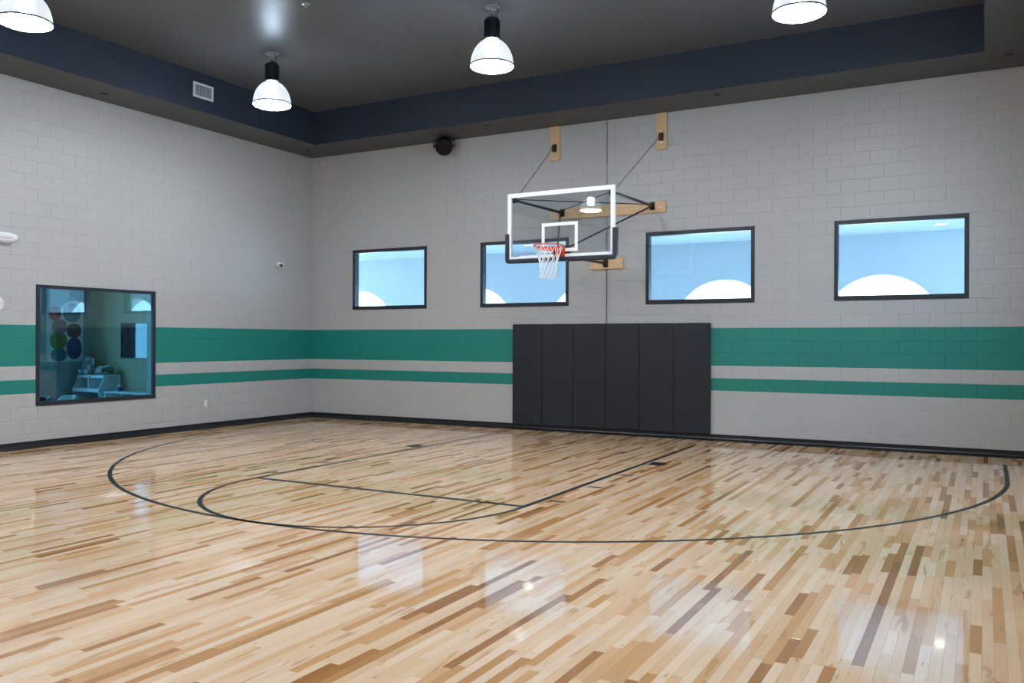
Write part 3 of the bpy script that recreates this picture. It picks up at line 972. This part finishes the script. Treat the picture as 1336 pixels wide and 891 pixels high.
# loudspeaker under the soffit
s = thing('loudspeaker', 'black ball-shaped loudspeaker mounted under the soffit at the goal wall', 'loudspeaker', (3.46, -.24, SOF))
sc = Vector((3.47, -.24, 5.285)); ax = Vector((.42, -.80, -.42)).normalized()
add('speaker_body', B().lathe(sc, [(.06, -.15), (.115, -.135), (.150, -.08), (.165, -.01), (.165, .07), (.155, .10)], 26, ax), 'speaker', parent=s, smooth=True)
add('speaker_grille', B().lathe(sc, [(.152, .10), (.150, .112), (.10, .125), (.03, .130)], 26, ax), 'speaker', parent=s, smooth=True)
side = Vector((.88, .46, 0)).normalized()
b = B().tube([sc + side * .19 * -1, sc + side * -.19 + Vector((0, 0, .10)), Vector((3.40, -.26, SOF - .012)), sc + side * .19 + Vector((0, 0, .10)), sc + side * .19], .012, 8)
b.lathe((3.44, -.24, SOF - .0005), [(.05, 0), (.05, -.012)], 18)
add('yoke', b, 'plastic_dark', parent=s, smooth=True)
for q in (-1, 1):
    add('knob', B().lathe(sc + side * q * .165, [(.03, -.0), (.03, .035), (.022, .042)], 14, side * q), 'plastic_dark', parent=s)
# sprinkler covers in the soffit and one in the recess
for (x, y, z, lab) in [(.404, -5.173, SOF, 'dark sprinkler cover in the soffit along the playroom wall'), (.433, -.582, SOF, 'dark sprinkler cover in the soffit corner'),
                       (4.645, -.654, SOF, 'dark sprinkler cover in the soffit between loudspeaker and goal'), (8.781, -.631, SOF, 'dark sprinkler cover in the soffit beside the goal timbers, away from the corner'),
                       (12.696, -.639, SOF, 'dark sprinkler cover in the soffit above the window farthest from the corner')]:
    o = thing('sprinkler_cover', lab, 'sprinkler', (x, y, z), group='soffit sprinkler covers')
    add('cup', B().lathe((x, y, z), [(.052, -.0004), (.052, -.006), (.040, -.010), (.038, -.004), (.01, -.003)], 24), 'grille_dark', parent=o)
    add('cover_plate', B().lathe((x, y, z), [(.036, -.011), (.036, -.014), (.02, -.016)], 24), 'plastic_dark', parent=o)
o = thing('ceiling_sprinkler', 'small grey sprinkler on the dark recess ceiling', 'sprinkler', (4.51, -5.17, CEIL))
add('escutcheon', B().lathe((4.51, -5.17, CEIL), [(.05, -.0004), (.05, -.008), (.03, -.014)], 24), 'zinc', parent=o)
add('sprinkler_head', B().lathe((4.51, -5.17, CEIL), [(.014, -.012), (.014, -.04), (.024, -.042), (.024, -.046)], 14), 'zinc', parent=o)
# outlet
o = thing('wall_outlet', 'white wall outlet low beside the playroom window', 'outlet', (.0008, -2.82, .40))
add('cover_plate', B().box((.0008, -2.855, .398), (.007, -2.782, .520)), 'plastic_white', parent=o, bevel=.002, seg=1)
for zz in (.432, .486):
    k = add('socket', B().lathe((.007, -2.8185, zz), [(.016, 0), (.016, .0022)], 16, (1, 0, 0)), 'plastic_white', parent=o)
    for dy in (-.006, .006):
        add('slot', B().box((.0092, -2.8185 + dy - .001, zz - .004), (.0096, -2.8185 + dy + .001, zz + .005)), 'plastic_dark', parent=k)
# small security camera
o = thing('security_camera', 'small white security camera on the playroom wall by the corner', 'security camera', (.0008, -1.0, 3.116))
add('camera_base', B().lathe((.0008, -1.0, 3.135), [(.045, 0), (.045, .012), (.03, .02)], 20, (1, 0, 0)), 'plastic_white', parent=o, smooth=True)
d = Vector((.75, -.6, -.25)).normalized(); cc = Vector((.10, -1.02, 3.11))
add('arm', B().tube([(.012, -1.0, 3.135), (.06, -1.0, 3.14), cc], .014, 8), 'plastic_white', parent=o)
add('camera_body', B().lathe(cc, [(.025, -.06), (.05, -.045), (.055, .0), (.055, .045), (.048, .05)], 22, d), 'plastic_white', parent=o, smooth=True)
add('camera_lens', B().lathe(cc, [(.038, .0501), (.036, .054), (.02, .058)], 20, d), 'tv', parent=o, smooth=True)
# emergency light and horn strobe cut by the picture edge
o = thing('emergency_light', 'white oval emergency light above and beside the playroom window', 'light', (.0008, -6.52, 3.06))
prof = [(.21 * math.cos(t), .10 * math.sin(t) * (1.0 if math.sin(t) < 0 else .65)) for t in [2 * math.pi * k / 36 for k in range(36)]]
b = B(); rings = []
for (sc_, dx) in ((1.0, 0.0), (1.0, .03), (.94, .055), (.80, .075), (.5, .088)):
    rings.append(len(b.v)); b.v += [(.0008 + dx, -6.515 + p * sc_, 3.10 + q * sc_) for p, q in prof]
L = len(prof)
for i in range(len(rings) - 1):
    for k in range(L):
        l = (k + 1) % L; b.f.append((rings[i] + k, rings[i] + l, rings[i + 1] + l, rings[i + 1] + k)); b.mi.append(0)
b.f.append(tuple(rings[0] + k for k in range(L))); b.mi.append(0); b.f.append(tuple(rings[-1] + k for k in range(L))); b.mi.append(0)
add('housing', b, 'plastic_white', parent=o, smooth=True)
add('lens_strip', B().tube([(.0875, -6.60, 3.085), (.0905, -6.515, 3.083), (.0875, -6.43, 3.085)], .012, 8), 'lamp_lens_off', parent=o, smooth=True)
o = thing('fire_alarm_strobe', 'round white fire alarm strobe with red print beside the playroom window', 'alarm', (.0008, -6.63, 2.13))
add('alarm_body', B().lathe((.0008, -6.63, 2.13), [(.115, 0), (.115, .03), (.10, .045), (.03, .05)], 30, (1, 0, 0)), 'plastic_white', parent=o, smooth=True)
add('red_print', B().box((.045, -6.60, 2.11), (.0475, -6.545, 2.15)), 'orange', parent=o)
add('strobe_lens', B().box((.045, -6.66, 2.06), (.07, -6.60, 2.20)), 'plastic_white', parent=o, bevel=.01)

# ------------------------------------------------------------------ playroom behind the tinted window
PXF, PYW, PYB, PZC = -4.0, -2.31, -9.5, 2.95
hole = (-6.4, -3.47, .55, 2.6)
b = B()
for (p, q, s_, t) in minus_holes(PYB, PYW, -.05, PZC, [hole]):
    b.box((PXF - .2, p, s_), (PXF, q, t))
struct('wall_playroom_far', b, 'play_wall', 'blue-grey playroom wall carrying the circles poster', 'wall')
struct('wall_playroom_side', B().box((PXF - .2, PYW, -.05), (-WT, PYW + .15, PZC)), 'play_wall2', 'tan playroom wall carrying the television', 'wall')
struct('wall_playroom_end', B().box((PXF - .2, PYB - .15, -.05), (-WT, PYB, PZC)), 'play_wall', 'plain playroom end wall out of sight', 'wall')
struct('floor_playroom', B().box((PXF - .2, PYB, -.15), (-WT, PYW, -.0)), 'carpet', 'grey carpet floor of the playroom', 'floor')
struct('ceiling_playroom', B().box((PXF - .2, PYB - .15, PZC), (-WT, PYW + .15, PZC + .15)), 'white', 'white playroom ceiling', 'ceiling')
o = thing('window_6', 'daylit playroom window mirrored in the television', 'window', (PXF, -4.2, .75), kind='structure')
for a, c in (((PXF - .15, hole[0], hole[2]), (PXF + .01, hole[1], hole[2] + .05)), ((PXF - .15, hole[0], hole[3] - .05), (PXF + .01, hole[1], hole[3])),
             ((PXF - .15, hole[0], hole[2] + .05), (PXF + .01, hole[0] + .05, hole[3] - .05)), ((PXF - .15, hole[1] - .05, hole[2] + .05), (PXF + .01, hole[1], hole[3] - .05))):
    add('frame_bar', B().box(a, c), 'frame', parent=o)
add('pane', B().box((PXF - .10, hole[0] + .04, hole[2] + .04), (PXF - .09, hole[1] - .04, hole[3] - .04)), 'pane', parent=o)
struct('ground_court', B().box((RX + WT + .5, -40, -.25), (60, -.31, -.15)), 'ground', 'pale paving outside the side wall', 'ground')
struct('ground_side', B().box((-40, -40, -.25), (PXF - .2, PY, -.15)), 'ground', 'pale paving outside the playroom', 'ground')
# poster with seven painted discs
o = thing('wall_poster', 'white poster of coloured ringed discs on the playroom wall', 'poster', (PXF, -2.88, 1.16))
add('sheet', B().box((PXF + .001, -3.28, 1.165), (PXF + .022, -2.485, 2.72)), 'poster', parent=o)
cols = [('red', -3.103, 2.137, .135, .14, (.42, .035, .03)), ('teal', -2.737, 2.163, .20, .196, (.0, .17, .17)), ('pink', -3.003, 1.876, .165, .155, (.36, .13, .15)),
        ('brown', -2.686, 1.7945, .16, .15, (.09, .03, .02)), ('green', -3.027, 1.59, .187, .178, (.12, .15, .02)), ('blue', -2.684, 1.4325, .168, .22, (.005, .02, .12)), ('teal', -3.018, 1.303, .172, .131, (.01, .10, .14))]
for nme, yy, zz, ry, rz, cl in cols:
    m, nt, bs = new_mat('disc_print_' + nme)
    tc = nt.nodes.new('ShaderNodeTexCoord')
    wv = nt.nodes.new('ShaderNodeTexWave'); wv.wave_type = 'RINGS'; wv.rings_direction = 'X'
    wv.inputs['Scale'].default_value = 9.0; wv.inputs['Distortion'].default_value = 1.5
    lk(nt, tc.outputs['Object'], wv.inputs[0])
    lk(nt, mix_col(nt, math_node(nt, 'MULTIPLY', wv.outputs['Fac'], .45), cl, tuple(min(1, c * 2.2 + .05) for c in cl)), bs.inputs['Base Color'])
    M['d_' + nme] = m
    b = B(); n = 32
    pts = [(yy + ry * math.copysign(abs(math.cos(t)) ** .9, math.cos(t)), zz + rz * math.copysign(abs(math.sin(t)) ** .9, math.sin(t))) for t in [2 * math.pi * k / n for k in range(n)]]
    b.prism(pts, PXF + .0222, PXF + .0245, 'x')
    me = b.mesh('painted_disc', [m], (PXF, yy, zz))
    dd = bpy.data.objects.new('painted_disc', me); COL.objects.link(dd); dd.parent = o
    dd.location = Vector((PXF, yy, zz)) - Vector(o.location)
    dd['label'] = nme + ' ringed disc'
# television
o = thing('television', 'flat black television on the tan playroom wall', 'television', (-2.34, PYW, 1.235))
add('bezel', B().box((-2.955, PYW - .055, 1.236), (-1.73, PYW - .012, 1.952)), 'plastic_dark', parent=o, bevel=.004, seg=1)
add('screen', B().box((-2.943, PYW - .0575, 1.25), (-1.742, PYW - .0552, 1.94)), 'tv', parent=o)
add('wall_mount', B().box((-2.55, PYW - .012, 1.4), (-2.1, PYW - .0005, 1.8)), 'steel_black', parent=o)
# toy bin unit with angled cheeks and two cubbies
o = thing('toy_bin_unit', 'white toy bin unit with two open cubbies and angled side panels', 'toy storage', (-3.44, PYW, 0))
yb_ = PYW - .004
side_prof = [(yb_, 0.0), (yb_, .90), (-2.70, .90), (-2.70, .80), (-2.82, .60), (-2.76, .42), (-2.86, .30), (-2.80, .08), (-2.80, 0.0)]
X0, X1 = -3.86, -3.03
for xx in (X0, X1 - .02):
    add('side_panel', B().prism(side_prof, xx, xx + .02, 'x'), 'laminate', parent=o)
add('top_panel', B().box((X0 + .02, -2.70, .88), (X1 - .02, yb_, .90)), 'laminate', parent=o)
add('back_panel', B().box((X0 + .02, yb_ - .012, .0), (X1 - .02, yb_, .88)), 'laminate', parent=o)
for z_ in (.56, .26, .02):
    add('shelf', B().box((X0 + .02, -2.78, z_), (X1 - .02, yb_ - .012, z_ + .02)), 'laminate', parent=o)
add('divider', B().box((-3.455, -2.74, .58), (-3.435, yb_ - .012, .88)), 'laminate', parent=o)
for (z_, ya_, yb2, h) in ((.58, -2.80, -2.785, .055), (.28, -2.80, -2.785, .13), (.04, -2.80, -2.785, .15)):
    add('bin_lip', B().box((X0 + .02, ya_, z_ - .02), (X1 - .02, yb2, z_ + h)), 'laminate', parent=o)
add('face_rail', B().box((X0 + .02, -2.70, .845), (X1 - .02, -2.685, .88)), 'laminate', parent=o)
# low shelf
o = thing('low_shelf', 'low white cubby shelf under the playroom television', 'shelf', (-2.3, PYW, 0))
X0, X1, YF = -2.93, -1.60, -2.75
add('top_panel', B().box((X0, YF, .555), (X1, yb_, .585)), 'laminate', parent=o)
add('back_panel', B().box((X0, yb_ - .012, .0), (X1, yb_, .555)), 'laminate', parent=o)
for xx in (X0, -2.435, -1.95, X1 - .022):
    add('upright', B().box((xx, YF + .004, .0), (xx + .022, yb_ - .012, .555)), 'laminate', parent=o)
for z_ in (.02, .28):
    add('shelf', B().box((X0 + .022, YF + .01, z_), (X1 - .022, yb_ - .012, z_ + .018)), 'laminate', parent=o)
# plush toys
def plush(name, balls, mat, par, vox=.016):
    b = B()
    for c, r in balls: b.ball(c, r)
    p = add(name, b, mat, parent=par)
    md = p.modifiers.new('blend', 'REMESH'); md.mode = 'VOXEL'; md.voxel_size = vox; md.use_smooth_shade = True
    sm = p.modifiers.new('soft', 'SMOOTH'); sm.iterations = 3; sm.factor = .5
    return p
ex, ey, ez = -3.66, -2.56, .901
o = thing('plush_elephant', 'grey plush elephant sitting upright on the toy bin unit', 'plush toy', (ex, ey, ez))
plush('body', [((ex, ey, ez + .12), (.10, .09, .125)), ((ex, ey - .02, ez + .28), (.085, .08, .08)), ((ex, ey - .10, ez + .25), (.032, .04, .04)), ((ex, ey - .125, ez + .205), (.028, .03, .045)), ((ex - .005, ey - .125, ez + .16), (.026, .028, .04)),
               ((ex - .09, ey - .07, ez + .055), (.05, .09, .05)), ((ex + .09, ey - .07, ez + .055), (.05, .09, .05)), ((ex - .10, ey - .05, ez + .15), (.038, .05, .06)), ((ex + .10, ey - .05, ez + .15), (.038, .05, .06))], 'plush', o)
for s_ in (-1, 1):
    e_ = plush('ear', [((ex + s_ * .115, ey + .0, ez + .27), (.07, .022, .085)), ((ex + s_ * .13, ey, ez + .23), (.05, .02, .05))], 'plush', o)
    add('foot_pad', B().ball((ex + s_ * .10, ey - .150, ez + .055), (.042, .02, .042)), 'plush_light', parent=o, smooth=True)
    add('eye', B().ball((ex + s_ * .035, ey - .092, ez + .30), (.009, .008, .009), 8, 6), 'tv', parent=o, smooth=True)
px_, py_, pz_ = -3.19, -2.52, .904
o = thing('plush_animal', 'grey and green plush animal lying on the toy bin unit', 'plush toy', (px_, py_, pz_))
plush('body', [((px_, py_, pz_ + .095), (.17, .11, .092)), ((px_ - .12, py_ - .04, pz_ + .11), (.08, .075, .070)), ((px_ - .19, py_ - .07, pz_ + .085), (.045, .045, .04)),
               ((px_ - .12, py_ - .11, pz_ + .03), (.05, .06, .028)), ((px_ + .12, py_ - .10, pz_ + .03), (.05, .06, .03)), ((px_ + .05, py_ + .02, pz_ + .13), (.11, .09, .07))], 'plush', o)
plush('back_patch', [((px_ + .06, py_ - .03, pz_ + .085), (.135, .10, .075)), ((px_ + .14, py_ - .02, pz_ + .07), (.08, .09, .06))], 'plush_green', o)
o = thing('toy_jar', 'small blue and white toy on the low shelf', 'toy', (-2.72, -2.56, .586))
add('jar', B().lathe((-2.72, -2.56, .586), [(.04, 0), (.05, .01), (.055, .05), (.05, .075), (.038, .085)], 20), 'blue_toy', parent=o, smooth=True)
add('lid', B().lathe((-2.72, -2.56, .586), [(.042, .0852), (.044, .10), (.03, .125), (.01, .14)], 20), 'laminate', parent=o, smooth=True)
# two children's tub chairs whose backs rise over the sill
def tub(cx, cyy, ztop, mat, label):
    o = thing('tub_chair', label, 'chair', (cx, cyy, 0))
    b = B(); n = 18; R = .19
    outer = []
    for i in range(n + 1):
        a = math.radians(-35 + 250 * i / n)
        fall = .5 - .5 * math.cos(min(1, min(i, n - i) / 5) * math.pi)
        z = .36 + (ztop - .36) * fall
        outer.append((a, z))
    base = len(b.v)
    for a, z in outer:
        for r, zz in ((R, .30), (R + .03, z - .012), (R + .022, z), (R + .008, z), (R, z - .012), (R - .025, .30)):
            b.v.append((cx + r * math.cos(a), cyy + r * math.sin(a), zz))
    for i in range(n):
        for k in range(6):
            l = (k + 1) % 6
            b.f.append((base + i * 6 + k, base + i * 6 + l, base + i * 6 + 6 + l, base + i * 6 + 6 + k)); b.mi.append(0)
    b.f.append(tuple(base + k for k in range(6))); b.mi.append(0); b.f.append(tuple(base + n * 6 + k for k in range(6))); b.mi.append(0)
    add('backrest', b, mat, parent=o, smooth=True)
    add('seat', B().lathe((cx, cyy, 0), [(.15, .285), (.185, .29), (.188, .31), (.16, .325)], 26), mat, parent=o, smooth=True)
    for k in range(4):
        a = math.radians(45 + 90 * k)
        add('leg', B().tube([(cx + .12 * math.cos(a), cyy + .12 * math.sin(a), .29), (cx + .17 * math.cos(a), cyy + .17 * math.sin(a), .0)], [.016, .012], 8), 'zinc', parent=o, smooth=True)
tub(-1.50, -4.58, .645, 'laminate', "white child's tub chair just behind the tinted window")
tub(-1.50, -5.06, .640, 'plastic_dark', "dark child's tub chair just behind the tinted window")
